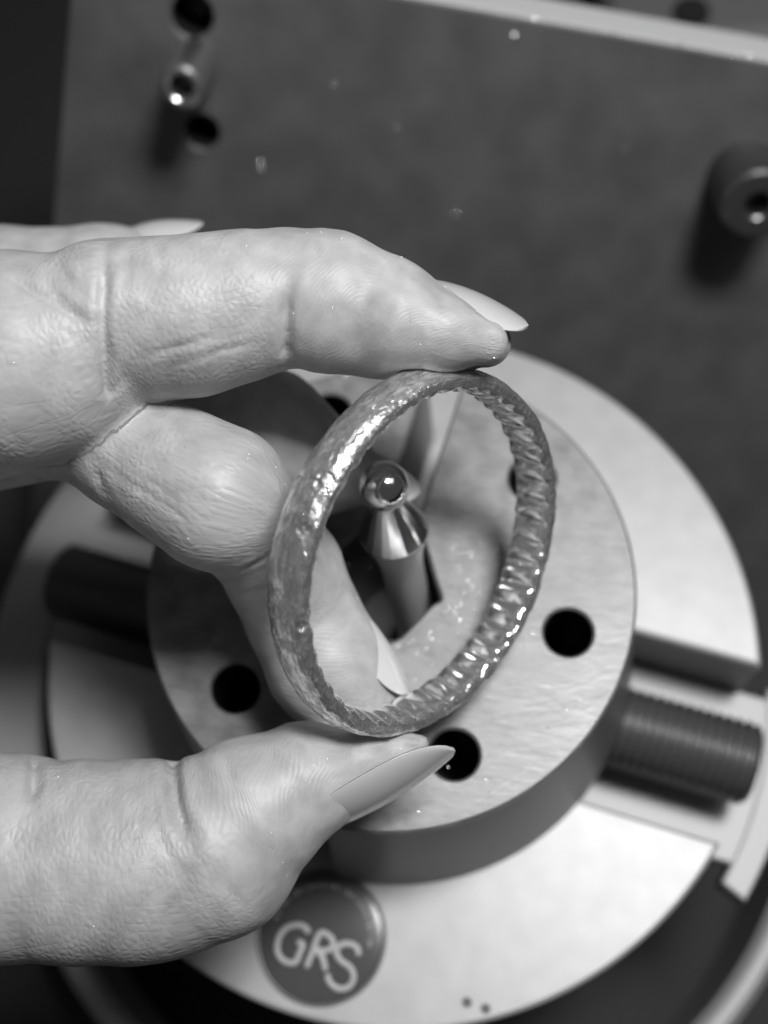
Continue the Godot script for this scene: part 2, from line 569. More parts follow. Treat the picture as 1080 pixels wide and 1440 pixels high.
func make_vise() -> void:
	var vise := thing("engraving_vise", "round metal engraving ball vise with drilled two-jaw chuck and pale split body", "vise", world(DISC - AXIS_N * FACE_HEIGHT))
	vise.rotation.y = deg_to_rad(-17.5)
	make_jaw(vise, true)
	make_jaw(vise, false)
	var top := FACE_HEIGHT - 27.0
	# two half-moon halves of the body on either side of the slot
	for up in [true, false]:
		var s := Shape.new()
		var r := 49.4
		var line: PackedVector2Array
		if up:
			var a := rad_to_deg(asin(11.2 / r))
			line = arc(Vector2.ZERO, r, a, 180 - a, 110)
		else:
			var a := rad_to_deg(asin(13.3 / r))
			line = arc(Vector2.ZERO, r, 180 + a, 360 - a, 110)
		var bevel := inset(line, 0.55)
		var mid := inset(line, 0.16)
		s.wall(bevel, top, mid, top - 0.2)
		s.wall(mid, top - 0.2, line, top - 0.6)
		s.wall(line, top - 0.6, line, top - 2.0)
		s.cap(bevel, top)
		var o := part("body_half", s, mats.satin, vise)
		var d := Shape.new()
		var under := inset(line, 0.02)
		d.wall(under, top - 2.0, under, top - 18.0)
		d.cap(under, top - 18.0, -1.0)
		part("body_side", d, mats.dark, o)  # dark colour stands in for shade on the side turned from the light
	# floor of the slot, and the flange that shows beyond the body at its two ends
	var f := Shape.new()
	var floor_line := PackedVector2Array()
	floor_line.append_array(arc(Vector2(0, 0), 57.3, -13.0, 11.6, 12))
	floor_line.append_array([Vector2(20, 11.5), Vector2(20, 11.1), Vector2(-48, 11.1)])
	floor_line.append_array(arc(Vector2(0, 0), 64.0, 170.0, 192.0, 12))
	floor_line.append_array([Vector2(-48, -13.2), Vector2(40, -13.2)])
	slab(f, floor_line, top - 15.0, top - 17.9, 0.3)
	part("slot_floor", f, mats.flange, vise)
	var g := Shape.new()
	var band := arc(Vector2.ZERO, 64.0, 150, 224, 50)
	var back := arc(Vector2.ZERO, 55.0, 224, 150, 50)
	band.append_array(back)
	slab(g, band, top - 14.6, top - 21.0, 0.5)
	part("flange", g, mats.flange, vise)
	var g2 := Shape.new()
	var tab := arc(Vector2.ZERO, 57.5, -17.6, 14, 20)
	tab.append_array(arc(Vector2.ZERO, 53.6, 14, -17.2, 20))
	slab(g2, tab, top - 14.7, top - 20.0, 0.3)
	part("flange", g2, mats.flange, vise)
	# the bowl below
	var b := Shape.new()
	var prof := PackedVector2Array()
	for k in 25:
		var a := deg_to_rad(lerpf(2, 76, k / 24.0))
		prof.append(Vector2(46.5 * cos(a) + 1.0, top - 18.2 - 46.5 * sin(a)))
	b.lathe(prof, true, 96)
	part("bowl", b, mats.bowl, vise)
	var cup := Shape.new()
	var cup_line := arc(Vector2.ZERO, 71.0, 172, 374, 90)
	cup_line.append_array(arc(Vector2.ZERO, 66.5, 374, 172, 90))
	slab(cup, cup_line, 23.0, 0.5, 1.4)
	part("support_ring", cup, mats.flange, vise)
	var foot := Shape.new()
	foot.lathe(PackedVector2Array([Vector2(0, 9), Vector2(26.5, 9), Vector2(27.5, 8), Vector2(27.5, 0.8), Vector2(0, 0.8)]), false, 64)
	part("foot", foot, mats.dark, vise)
	# the threaded jaw screw, out on both sides
	for sgn in [1.0, -1.0]:
		var t := Shape.new()
		var rows := []
		var n := 220
		var end := 50.7 if sgn > 0 else 52.6
		for a in n + 1:
			var row := PackedVector3Array()
			var x := lerpf(20.0, end, minf(1.0, a / float(n - 5)))
			for b2 in 40:
				var th := TAU * b2 / 40
				var saw := absf(fposmod(x / 1.35 + th / TAU, 1.0) * 2.0 - 1.0)
				var r := 5.3 + 0.45 * smoothstep(0.1, 0.9, saw)
				r = minf(r, 4.9 + (end - x) * 1.2)
				if a > n - 5:
					r = 4.9 * (1.0 - (a - (n - 5)) / 5.0)
				row.append(Vector3(x * sgn, top - 6.2 + r * cos(th), (0.8 if sgn > 0 else 3.2) + r * sin(th)))
			rows.append(row)
		t.sheet(rows, false, true)
		t.flip_normals(0)
		if sgn < 0:
			t.flip_normals(0)
		t.face_out()
		part("jaw_screw", t, mats.thread, vise)
	# round domed badge let into the lower half, with raised letters
	var bc := Vector3(1.9, top, 39.5)
	var bd := Shape.new()
	var dome := PackedVector2Array([Vector2(0.001, 0.5)])
	for k in 9:
		var a := k / 8.0
		dome.append(Vector2(7.7 * a, 0.5 - 0.32 * a * a))
	dome.append_array([Vector2(7.95, 0.1), Vector2(8.0, -0.2)])
	bd.lathe(dome, true, 72, bc)
	var badge := part("badge", bd, mats.badge, vise)
	var rim := Shape.new()
	rim.lathe(PackedVector2Array([Vector2(7.98, 0.28), Vector2(8.12, 0.34), Vector2(8.3, 0.26), Vector2(8.36, 0.0)]), true, 72, bc)
	part("badge_rim", rim, mats.side, badge)
	var turn := deg_to_rad(17.5 - 15.0)
	var strokes := {
		"letter_g": [Vector2(-1.75, 1.55), Vector2(-2.3, 2.1), Vector2(-3.3, 2.2), Vector2(-4.6, 1.5), Vector2(-5.25, 0.2), Vector2(-5.1, -1.3), Vector2(-4.3, -2.2), Vector2(-3.2, -2.45), Vector2(-2.35, -2.1), Vector2(-2.2, -1.0), Vector2(-2.1, 0.1), Vector2(-2.9, 0.15)],
		"letter_r": [Vector2(-0.9, -2.5), Vector2(-0.65, -0.5), Vector2(-0.35, 1.9), Vector2(0.8, 1.95), Vector2(1.6, 1.3), Vector2(1.5, 0.5), Vector2(0.6, 0.0), Vector2(-0.3, -0.1), Vector2(0.7, -0.7), Vector2(1.6, -2.2)],
		"letter_s": [Vector2(5.1, 0.6), Vector2(4.7, 1.45), Vector2(3.6, 1.7), Vector2(2.5, 1.2), Vector2(2.3, 0.2), Vector2(3.2, -0.55), Vector2(4.5, -1.0), Vector2(5.2, -2.0), Vector2(4.9, -3.2), Vector2(3.7, -3.75), Vector2(2.4, -3.3), Vector2(1.9, -2.4)]}
	for called in strokes:
		var st := Shape.new()
		var pts := PackedVector3Array()
		for p in spline(strokes[called], 6):
			var q: Vector2 = p.rotated(turn) + Vector2(0.2, -1.6)
			pts.append(bc + Vector3(q.x, 0.62 - 0.32 * q.length_squared() / 59.0, -q.y))
		tube(st, pts, 0.38, 0.2)
		part(called, st, mats.letter, badge)
	for k in 30:                        # worn small lettering round the badge's upper edge
		var a := deg_to_rad(lerpf(172, 4, k / 29.0)) + turn
		var q := Vector2.from_angle(a) * 6.3
		var st := Shape.new()
		var o := Vector2.from_angle(a) * (0.3 + 0.12 * sin(k * 2.3))
		var side := Vector2.from_angle(a + PI / 2) * 0.2 * cos(k * 1.7)
		var pts := PackedVector3Array()
		for p in [q - o, q + side, q + o]:
			pts.append(bc + Vector3(p.x, 0.3, -p.y))
		tube(st, pts, 0.17, 0.12)
		part("small_letter", st, mats.letter, badge)
	for x in [21.7, 24.1]:              # two punched dots near the edge
		var dt := Shape.new()
		dt.lathe(PackedVector2Array([Vector2(0.001, 0.02), Vector2(0.55, 0.02), Vector2(0.62, 0.0)]), false, 20, Vector3(x, top, 41.4))
		part("punched_dot", dt, mats.ink, vise)

func spline(p: Array, per: int) -> PackedVector2Array:
	var out := PackedVector2Array()
	for k in p.size() - 1:
		var a: Vector2 = p[maxi(k - 1, 0)]
		var d: Vector2 = p[mini(k + 2, p.size() - 1)]
		for q in per:
			out.append((p[k] as Vector2).cubic_interpolate(p[k + 1], a, d, float(q) / per))
	out.append(p[-1])
	return out

func tube(s: Shape, pts: PackedVector3Array, rw: float, rh: float) -> void:   # flattened rod lying on a level surface
	var rows := []
	var m := pts.size()
	for k in m:
		var d := (pts[mini(k + 1, m - 1)] - pts[maxi(k - 1, 0)]).normalized()
		var side := d.cross(Vector3.UP).normalized()
		var e := 1.0
		if k == 0 or k == m - 1:
			e = 0.25
		var row := PackedVector3Array()
		for q in 12:
			var a := TAU * q / 12
			row.append(pts[k] + side * cos(a) * rw * e + Vector3.UP * sin(a) * rh * e)
		rows.append(row)
	var from := s.n.size()
	s.sheet(rows, false, true)
	if (s.v[from] - pts[0]).dot(s.n[from]) < 0:
		s.flip_normals(from)
	s.face_out()

# ------------------------------------------------------------------ tool in the chuck
func make_tool() -> void:
	var tip := sight(540, 684, 130)
	var low := sight(578, 850, 150)
	var axis := (world_dir(tip - low)).normalized()
	var x := axis.cross(Vector3(0, 0, 1)).normalized()
	var base := world(low - (tip - low) * 0.3)
	var o := thing("ball_tipped_tool", "polished steel ball on a fluted conical pin standing in the chuck jaws", "tool", base)
	var b := Basis(x, axis, x.cross(axis))
	var c := world(tip) * 1000.0 - base * 1000.0
	var s := Shape.new()
	var prof := PackedVector2Array()
	for k in 41:
		var a := deg_to_rad(lerpf(0.1, 146.0, k / 40.0))
		prof.append(Vector2(sin(a), cos(a)) * 2.75)
	s.lathe(prof, true, 72, c, b)
	part("ball", s, mats.polish, o)
	var k2 := Shape.new()
	var rng := RandomNumberGenerator.new()
	rng.seed = 77
	var turns := [0.0]
	while turns[-1] < TAU - 0.3:
		turns.append(turns[-1] + rng.randf_range(0.08, 0.34))
	turns.append(TAU)
	for k in turns.size() - 1:
		var q := []
		for a in [turns[k], turns[k + 1]]:
			for e in [Vector2(1.42, -1.9), Vector2(3.95, -8.2)]:
				q.append(c + b * Vector3(e.x * cos(a), e.y, e.x * sin(a)))
		var am: float = (turns[k] + turns[k + 1]) * 0.5 + rng.randfn(0, 0.12)
		var nor := b * Vector3(cos(am) * 0.92, 0.38, sin(am) * 0.92)
		k2.tri(q[0], q[1], q[2], nor)
		k2.tri(q[2], q[1], q[3], nor)
	part("collar", k2, mats.collar, o)
	var k3 := Shape.new()
	k3.lathe(PackedVector2Array([Vector2(3.86, -8.15), Vector2(3.98, -8.3), Vector2(3.92, -8.55), Vector2(3.6, -8.75)]), true, 72, c, b)
	part("collar_rim", k3, mats.polish, o)
	var k4 := Shape.new()
	k4.lathe(PackedVector2Array([Vector2(3.62, -8.72), Vector2(3.3, -10.4), Vector2(2.75, -13.0), Vector2(2.55, -15.0), Vector2(2.5, -17.0), Vector2(2.5, -31.5)]), true, 60, c, b)
	part("shaft", k4, mats.shaft, o)

# ------------------------------------------------------------------ the ring
func make_ring() -> void:
	var ex := (Vector3.RIGHT - RING_N * RING_N.x).normalized()
	var ey := RING_N.cross(ex)
	var base := world(RING_C - ey * 18.8)
	var nt := 900
	var np := 72
	var rough := FastNoiseLite.new()
	rough.seed = 7
	rough.frequency = 0.30
	rough.fractal_octaves = 2
	var dents := FastNoiseLite.new()
	dents.seed = 8
	dents.noise_type = FastNoiseLite.TYPE_CELLULAR
	dents.frequency = 0.30
	dents.cellular_return_type = FastNoiseLite.RETURN_DISTANCE2_SUB
	var grain := FastNoiseLite.new()
	grain.seed = 9
	grain.frequency = 1.5
	var slow := FastNoiseLite.new()
	slow.seed = 10
	slow.frequency = 0.12
	# hallmarks and the joint's seam, on the outside near the hand
	var spots := [Vector2(456, 676), Vector2(428, 745), Vector2(412, 664), Vector2(444, 677), Vector2(398, 700), Vector2(424, 880)]
	var found := [Vector3.ZERO, Vector3.ZERO, Vector3.ZERO, Vector3.ZERO, Vector3.ZERO, Vector3.ZERO]
	var nearest := [1e9, 1e9, 1e9, 1e9, 1e9, 1e9]
	for a in range(200, 700):
		var th := TAU * a / nt
		for q in range(-18, 19):
			var ph := TAU * q / np
			var p := RING_C + (ex * cos(th) + ey * sin(th)) * (17.735 + cos(ph) * 1.09) + RING_N * sin(ph) * 2.25
			var seen := Vector2(540.0 - F * p.x / p.z, 720.0 + F * p.y / p.z)
			for k in spots.size():
				var far := seen.distance_to(spots[k])
				if far < nearest[k]:
					nearest[k] = far
					found[k] = p
	var marks := [[found[0], 0.95], [found[1], 0.6], [found[5], 0.45]]
	var cut_a: Vector3 = found[2]
	var cut_b: Vector3 = found[3]
	var rows := []
	for a in nt:
		var th := TAU * a / nt
		var rad := ex * cos(th) + ey * sin(th)
		var row := PackedVector3Array()
		var wob := 1.0 + 0.012 * sin(th * 2 + 0.6) + 0.004 * sin(th * 5.0)
		for q in np:
			var ph := TAU * q / np
			var c := cos(ph)
			var s := sin(ph)
			var outer := c > 0
			var dr := signf(c) * pow(absf(c), 1.0 if outer else 0.55) * 1.09
			var da := signf(s) * pow(absf(s), 0.95 if outer else 0.8) * 2.4
			var p := RING_C + rad * (17.735 * wob + dr) + RING_N * da
			var d := 0.0
			var nz := rough.get_noise_3dv(p)
			var cells := dents.get_noise_3dv(p) + 1.0
			if outer:                         # overlapping hammer facets
				d = (0.09 * nz - 0.2 * cells + 0.15) * smoothstep(0.0, 0.45, c)
			else:                             # a row of smooth scallops across the inside
				var at := th * 23.0 + slow.get_noise_3dv(p * 0.5) * 1.5 + da * 0.12 * sin(th * 4.0)
				var lump := pow(absf(cos(at)), 0.95)
				var amount := smoothstep(0.22, 0.72, -c) * clampf(0.95 + 0.6 * slow.get_noise_3dv(p * 1.6 + Vector3(50, 0, 0)), 0.3, 1.3)
				d = (0.48 * lump - 0.3 + 0.04 * nz) * amount + 0.04 * nz * smoothstep(0.8, 0.3, -c)
			var rim := smoothstep(0.75, 1.0, absf(s))
			d += rim * (0.10 if s > 0 else 0.05) * (grain.get_noise_3dv(p) + nz)
			if outer:
				for m in marks:
					var e: float = (p - m[0]).length()
					if e < m[1] * 1.3:
						d -= 0.2 * smoothstep(m[1] * 1.15, m[1] * 0.85, e)
						d += 0.16 * smoothstep(0.05, 0.4, grain.get_noise_3dv(p * 1.6)) * smoothstep(m[1], m[1] * 0.6, e)
				var near := Geometry3D.get_closest_point_to_segment(p, cut_a, cut_b)
				d -= 0.2 * exp(-pow((p - near).length() / 0.2, 2.0))
			var out := (rad * c * 2.0 + RING_N * s).normalized()
			row.append(world(p + out * d) * 1000.0 - base * 1000.0)
		rows.append(row)
	var sh := Shape.new()
	sh.sheet(rows, true, true)
	var mid := world(RING_C + ex * 17.735) * 1000.0 - base * 1000.0
	if (sh.v[0] - mid).dot(sh.n[0]) < 0:
		sh.flip_normals(0)
	sh.face_out()
	# the inside was melted and burnished bright: a second surface of the same mesh
	var outside := PackedInt32Array()
	var inside := PackedInt32Array()
	for t in range(0, sh.i.size(), 3):
		var q := sh.i[t] % (np + 1)
		if q > np * 0.28 and q < np * 0.72:
			inside.append_array([sh.i[t], sh.i[t + 1], sh.i[t + 2]])
		else:
			outside.append_array([sh.i[t], sh.i[t + 1], sh.i[t + 2]])
	sh.i = outside
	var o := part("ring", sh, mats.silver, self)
	var more: Array = o.mesh.surface_get_arrays(0)
	more[Mesh.ARRAY_INDEX] = inside
	(o.mesh as ArrayMesh).add_surface_from_arrays(Mesh.PRIMITIVE_TRIANGLES, more)
	o.mesh.surface_set_material(1, mats.bright_silver)
	o.position = base
	o.set_meta("label", "hammered silver ring with rough inner face held upright between fingertips")
	o.set_meta("category", "ring")

# ------------------------------------------------------------------ the hand
var bone_a := PackedVector3Array()
var bone_ab := PackedVector3Array()
var bone_inv := PackedFloat32Array()
var bone_r := PackedFloat32Array()
var bone_dr := PackedFloat32Array()
var bone_f := PackedInt32Array()      # finger
var bone_u := PackedFloat32Array()    # way along the finger from its tip, mm
var bone_e1 := PackedVector3Array()
var bone_e2 := PackedVector3Array()
var finger_k := PackedFloat32Array()

func j(px: float, py: float, d: float, r: float) -> Array:
	return [sight(px, py, d), r * d / F]

func finger(chain: Array, k: float, same := -1, along := 0.0) -> void:
	var f := same if same >= 0 else finger_k.size()
	if same < 0:
		finger_k.append(k)
	var first := bone_a.size()
	for q in range(chain.size() - 1, 0, -1):     # from the tip back
		var a: Vector3 = chain[q][0]
		var b: Vector3 = chain[q - 1][0]
		bone_a.append(a)
		bone_ab.append(b - a)
		bone_inv.append(1.0 / (b - a).length_squared())
		bone_r.append(chain[q][1])
		bone_dr.append(chain[q - 1][1] - chain[q][1])
		bone_f.append(f)
		bone_u.append(along)
		along += (b - a).length()
	var dir: Vector3 = (chain[0][0] - chain[-1][0]).normalized()
	var e1 := (Vector3(0, 0, 1) - dir * dir.z).normalized()
	for q in range(first, bone_a.size()):
		bone_e1.append(e1)
		bone_e2.append(dir.cross(e1))

func field(p: Vector3, list: PackedInt32Array) -> float:
	var best := 1e9
	var cur := -1
	var d := 1e9
	for b in list:
		var q := p - bone_a[b]
		var t := clampf(q.dot(bone_ab[b]) * bone_inv[b], 0.0, 1.0)
		var e := (q - bone_ab[b] * t).length() - bone_r[b] - bone_dr[b] * t
		if bone_f[b] != cur:
			if cur >= 0:
				best = _join(best, d, 5.0 if cur == 5 else 1.3)
			cur = bone_f[b]
			d = e
		else:
			var k := finger_k[cur]
			var h := maxf(k - absf(d - e), 0.0)
			d = minf(d, e) - h * h / (4.0 * k)
	return _join(best, d, 5.0 if cur == 5 else 1.3)

func _join(a: float, b: float, k: float) -> float:
	var h := maxf(k - absf(a - b), 0.0)
	return minf(a, b) - h * h / (4.0 * k)

func on_skin(px: float, py: float, all: PackedInt32Array) -> Vector3:
	var dir := sight(px, py, 1.0)
	var t := 98.0
	for k in 60:
		var d := field(dir * t, all)
		t += d * 0.9
		if absf(d) < 0.02:
			break
		if t > 170.0:
			break
	return dir * t

func make_hand() -> void:
	# index, thumb, middle, ring finger, little finger, palm: joints as (photo x, y, mm in front of the lens, half width in photo pixels)
	finger([j(-420, 620, 128, 200), j(-160, 545, 121, 172), j(20, 508, 118, 152), j(82, 500, 118, 138), j(150, 452, 117, 110), j(205, 449, 117, 110), j(270, 445, 117, 110), j(335, 431, 117, 103), j(384, 419, 117, 93), j(405, 411, 117, 80), j(426, 417, 117, 91), j(462, 425, 117, 97), j(540, 447, 117, 84), j(620, 471, 117.5, 60), j(684, 482, 118, 35)], 1.1)
	finger([j(560, 452, 114.2, 64), j(622, 470, 114.2, 51), j(684, 482, 114.6, 31)], 1.6, 0)
	finger([j(560, 452, 121.4, 64), j(622, 470, 121.4, 51), j(684, 482, 121.2, 31)], 1.6, 0)
	finger([j(-460, 1040, 130, 190), j(-170, 1190, 125, 158), j(8, 1206, 122, 142), j(34, 1208, 122, 136), j(49, 1212, 122, 112), j(64, 1211, 122, 133), j(110, 1210, 122, 138), j(196, 1210, 122, 138), j(226, 1211, 122, 133), j(244, 1217, 122, 98), j(260, 1207, 122, 124), j(298, 1190, 122, 127), j(352, 1142, 122, 106), j(430, 1097, 122.5, 82), j(508, 1069, 123.3, 46), j(562, 1054, 123.8, 26), j(590, 1047, 124, 14)], 0.7)
	finger([j(-420, 680, 132, 110), j(-120, 625, 130, 88), j(98, 588, 127, 80), j(188, 634, 122, 85), j(250, 668, 120, 92), j(306, 700, 119, 100), j(356, 742, 124, 80), j(400, 805, 129, 80), j(426, 866, 131, 78), j(460, 934, 131, 83), j(500, 1000, 131, 66)], 1.4)
	finger([j(-420, 560, 140, 90), j(0, 545, 138, 86), j(250, 575, 137, 92), j(375, 615, 137.5, 93), j(450, 654, 138, 68), j(522, 674, 138, 38)], 1.6)
	finger([j(-420, 520, 148, 110), j(0, 410, 148, 88), j(150, 392, 147, 73), j(232, 376, 146, 50)], 1.6)
	finger([j(-430, 620, 134, 210), j(-520, 840, 134, 250), j(-480, 1010, 132, 210)], 6.0)
	var all := PackedInt32Array(range(bone_a.size()))
	# --- surface nets over the blocks that the skin crosses
	var lo := sight(-640, 270, 135)
	lo.z = -165.0
	var h := SEAM
	var bs := 8
	var size := Vector3(112, 92, 72)
	var nb := Vector3i((size / (h * bs)).ceil())
	var gx := nb.x * bs + 1
	var gy := nb.y * bs + 1
	var gz := nb.z * bs + 1
	lo.y = sight(0, 1420, 130).y
	var grid := PackedFloat32Array()
	grid.resize(gx * gy * gz)
	grid.fill(9.0)
	var live := []
	var half := h * bs * 0.5
	var reach := half * 1.75
	var t0 := Time.get_ticks_msec()
	for bx in nb.x:
		for by in nb.y:
			for bz in nb.z:
				var c := lo + Vector3(bx, by, bz) * h * bs + Vector3.ONE * half
				var ds := PackedFloat32Array()
				var least := 1e9
				for b in all:
					var q := c - bone_a[b]
					var t := clampf(q.dot(bone_ab[b]) * bone_inv[b], 0.0, 1.0)
					var e := (q - bone_ab[b] * t).length() - bone_r[b] - bone_dr[b] * t
					ds.append(e)
					least = minf(least, e)
				if least > reach + 1.5 or least < -reach - 3.0:
					if least < 0:
						for x in bs + 1:
							for y in bs + 1:
								for z in bs + 1:
									var at0 := ((bx * bs + x) * gy + by * bs + y) * gz + bz * bs + z
									if grid[at0] > 8.0:
										grid[at0] = -5.0
					continue
				var list := PackedInt32Array()
				for b in all:
					if ds[b] < least + reach * 2.0 + 2.0:
						list.append(b)
				live.append(Vector3i(bx, by, bz))
				for x in bs + 1:
					for y in bs + 1:
						var at := ((bx * bs + x) * gy + by * bs + y) * gz + bz * bs
						for z in bs + 1:
							grid[at + z] = field(lo + Vector3(bx * bs + x, by * bs + y, bz * bs + z) * h, list)
	var t1 := Time.get_ticks_msec()
	var index := {}
	var v := PackedVector3Array()
	var tri := PackedInt32Array()
	var corner := [0, 1, gz, gz + 1, gy * gz, gy * gz + 1, gy * gz + gz, gy * gz + gz + 1]
	var offs := [Vector3(0, 0, 0), Vector3(0, 0, 1), Vector3(0, 1, 0), Vector3(0, 1, 1), Vector3(1, 0, 0), Vector3(1, 0, 1), Vector3(1, 1, 0), Vector3(1, 1, 1)]
	var edges := PackedInt32Array([0, 1, 0, 2, 0, 4, 1, 3, 1, 5, 2, 3, 2, 6, 3, 7, 4, 5, 4, 6, 5, 7, 6, 7])
	for blk in live:
		for x in bs:
			for y in bs:
				var at: int = ((blk.x * bs + x) * gy + blk.y * bs + y) * gz + blk.z * bs
				for z in bs:
					var g := at + z
					var mask := 0
					for c in 8:
						if grid[g + corner[c]] < 0.0:
							mask |= 1 << c
					if mask == 0 or mask == 255:
						continue
					var sum := Vector3.ZERO
					var cnt := 0
					for e in range(0, 24, 2):
						var a := edges[e]
						var b := edges[e + 1]
						if ((mask >> a) & 1) != ((mask >> b) & 1):
							var fa := grid[g + corner[a]]
							var fb := grid[g + corner[b]]
							sum += (offs[a] as Vector3).lerp(offs[b], fa / (fa - fb))
							cnt += 1
					index[g] = v.size()
					v.append(lo + (Vector3(blk.x * bs + x, blk.y * bs + y, blk.z * bs + z) + sum / cnt) * h)
	for g in index:
		var inside := grid[g] < 0.0
		# edges along z, y and x that start at this corner
		for e in [[1, gz, gy * gz], [gz, gy * gz, 1], [gy * gz, 1, gz]]:
			if (grid[g + e[0]] < 0.0) == inside:
				continue
			var a = index.get(g)
			var b = index.get(g - e[1])
			var c = index.get(g - e[1] - e[2])
			var d = index.get(g - e[2])
			if a == null or b == null or c == null or d == null:
				continue
			if inside:
				tri.append_array([a, b, c, a, c, d])
			else:
				tri.append_array([a, c, b, a, d, c])
	var t2 := Time.get_ticks_msec()
	v = crease_skin(v, tri, all)
	var n := smooth_normals(v, tri)
	# way along the finger and round it, for the skin's fine relief
	var uv := PackedVector2Array()
	uv.resize(v.size())
	for k in v.size():
		var p := v[k]
		var least := 1e9
		var owner_ := 0
		var es := PackedFloat32Array()
		for b in all:
			var q := p - bone_a[b]
			var t := clampf(q.dot(bone_ab[b]) * bone_inv[b], 0.0, 1.0)
			var e := (q - bone_ab[b] * t).length() - bone_r[b] - bone_dr[b] * t
			es.append(e)
			if e < least:
				least = e
				owner_ = b
		var wsum := 0.0
		var u := 0.0
		var off := Vector3.ZERO
		for b in all:
			if bone_f[b] == bone_f[owner_] and es[b] < least + 5.0:
				var q := p - bone_a[b]
				var t0b := q.dot(bone_ab[b]) * bone_inv[b]
				var len := 1.0 / sqrt(bone_inv[b])
				var t := clampf(t0b, -3.0 / len, 1.0 + 3.0 / len)
				var wgt := exp(-(es[b] - least) * 1.5)
				wsum += wgt
				u += wgt * (bone_u[b] + t * len)
				off += wgt * (q - bone_ab[b] * clampf(t0b, 0, 1))
		u /= wsum
		off /= wsum
		var ang := atan2(off.dot(bone_e2[owner_]), off.dot(bone_e1[owner_]))
		uv[k] = Vector2(u / 80.0, ang / TAU + 0.5 + bone_f[owner_] * 0.37)
	var base := sight(-480, 1010, 134)
	for k in v.size():
		v[k] = world(v[k]) * 1000.0 - world(base) * 1000.0
		n[k] = world_dir(n[k])
	var s := Shape.new()
	s.v = v
	s.n = n
	s.uv = uv
	s.i = tri
	# grid triangles may wind either way: agree with the normals, which point out of the flesh
	s.face_out()
	var hand := part("hand", s, mats.skin, self)
	hand.position = world(base)
	hand.set_meta("label", "person's bare left hand with long nails pinching the silver ring")
	hand.set_meta("category", "hand")
	hand_v = v
	hand_n = n
	hand_at = world(base) * 1000.0
	print("hand: %d vertices, field %d ms, nets %d ms, rest %d ms" % [v.size(), t1 - t0, t2 - t1, Time.get_ticks_msec() - t2])
	nail(hand, base, sight(584, 386, 117), Vector3(0.925, -0.38, 0.0), Vector3(0.35, 0.80, 0.42), 12.0, 4.6, 0.9)
	nail(hand, base, sight(444, 1178, 120.8), Vector3(0.856, 0.50, -0.03), Vector3(0.46, -0.765, 0.48), 16.4, 5.4, 1.5)
	nail(hand, base, sight(502, 842, 129.9), Vector3(0.52, -0.85, 0.0), Vector3(0.84, 0.50, 0.2), 11.8, 3.6, 2.0)
	nail(hand, base, sight(486, 632, 136.5), Vector3(0.88, -0.47, -0.05), Vector3(0.40, 0.70, 0.62), 9.8, 3.4, 1.3)
	nail(hand, base, sight(162, 322, 146), Vector3(0.99, 0.11, 0.0), Vector3(-0.1, 0.9, 0.42), 10.6, 4.2, 1.2)

var hand_v: PackedVector3Array
var hand_n: PackedVector3Array
var hand_at: Vector3

func smooth_normals(v: PackedVector3Array, tri: PackedInt32Array) -> PackedVector3Array:
	var n := PackedVector3Array()
	n.resize(v.size())
	for t in range(0, tri.size(), 3):
		var a := tri[t]
		var b := tri[t + 1]
		var c := tri[t + 2]
		var g := (v[c] - v[a]).cross(v[b] - v[a])
		n[a] += g
		n[b] += g
		n[c] += g
	for k in n.size():
		n[k] = n[k].normalized()
	return n

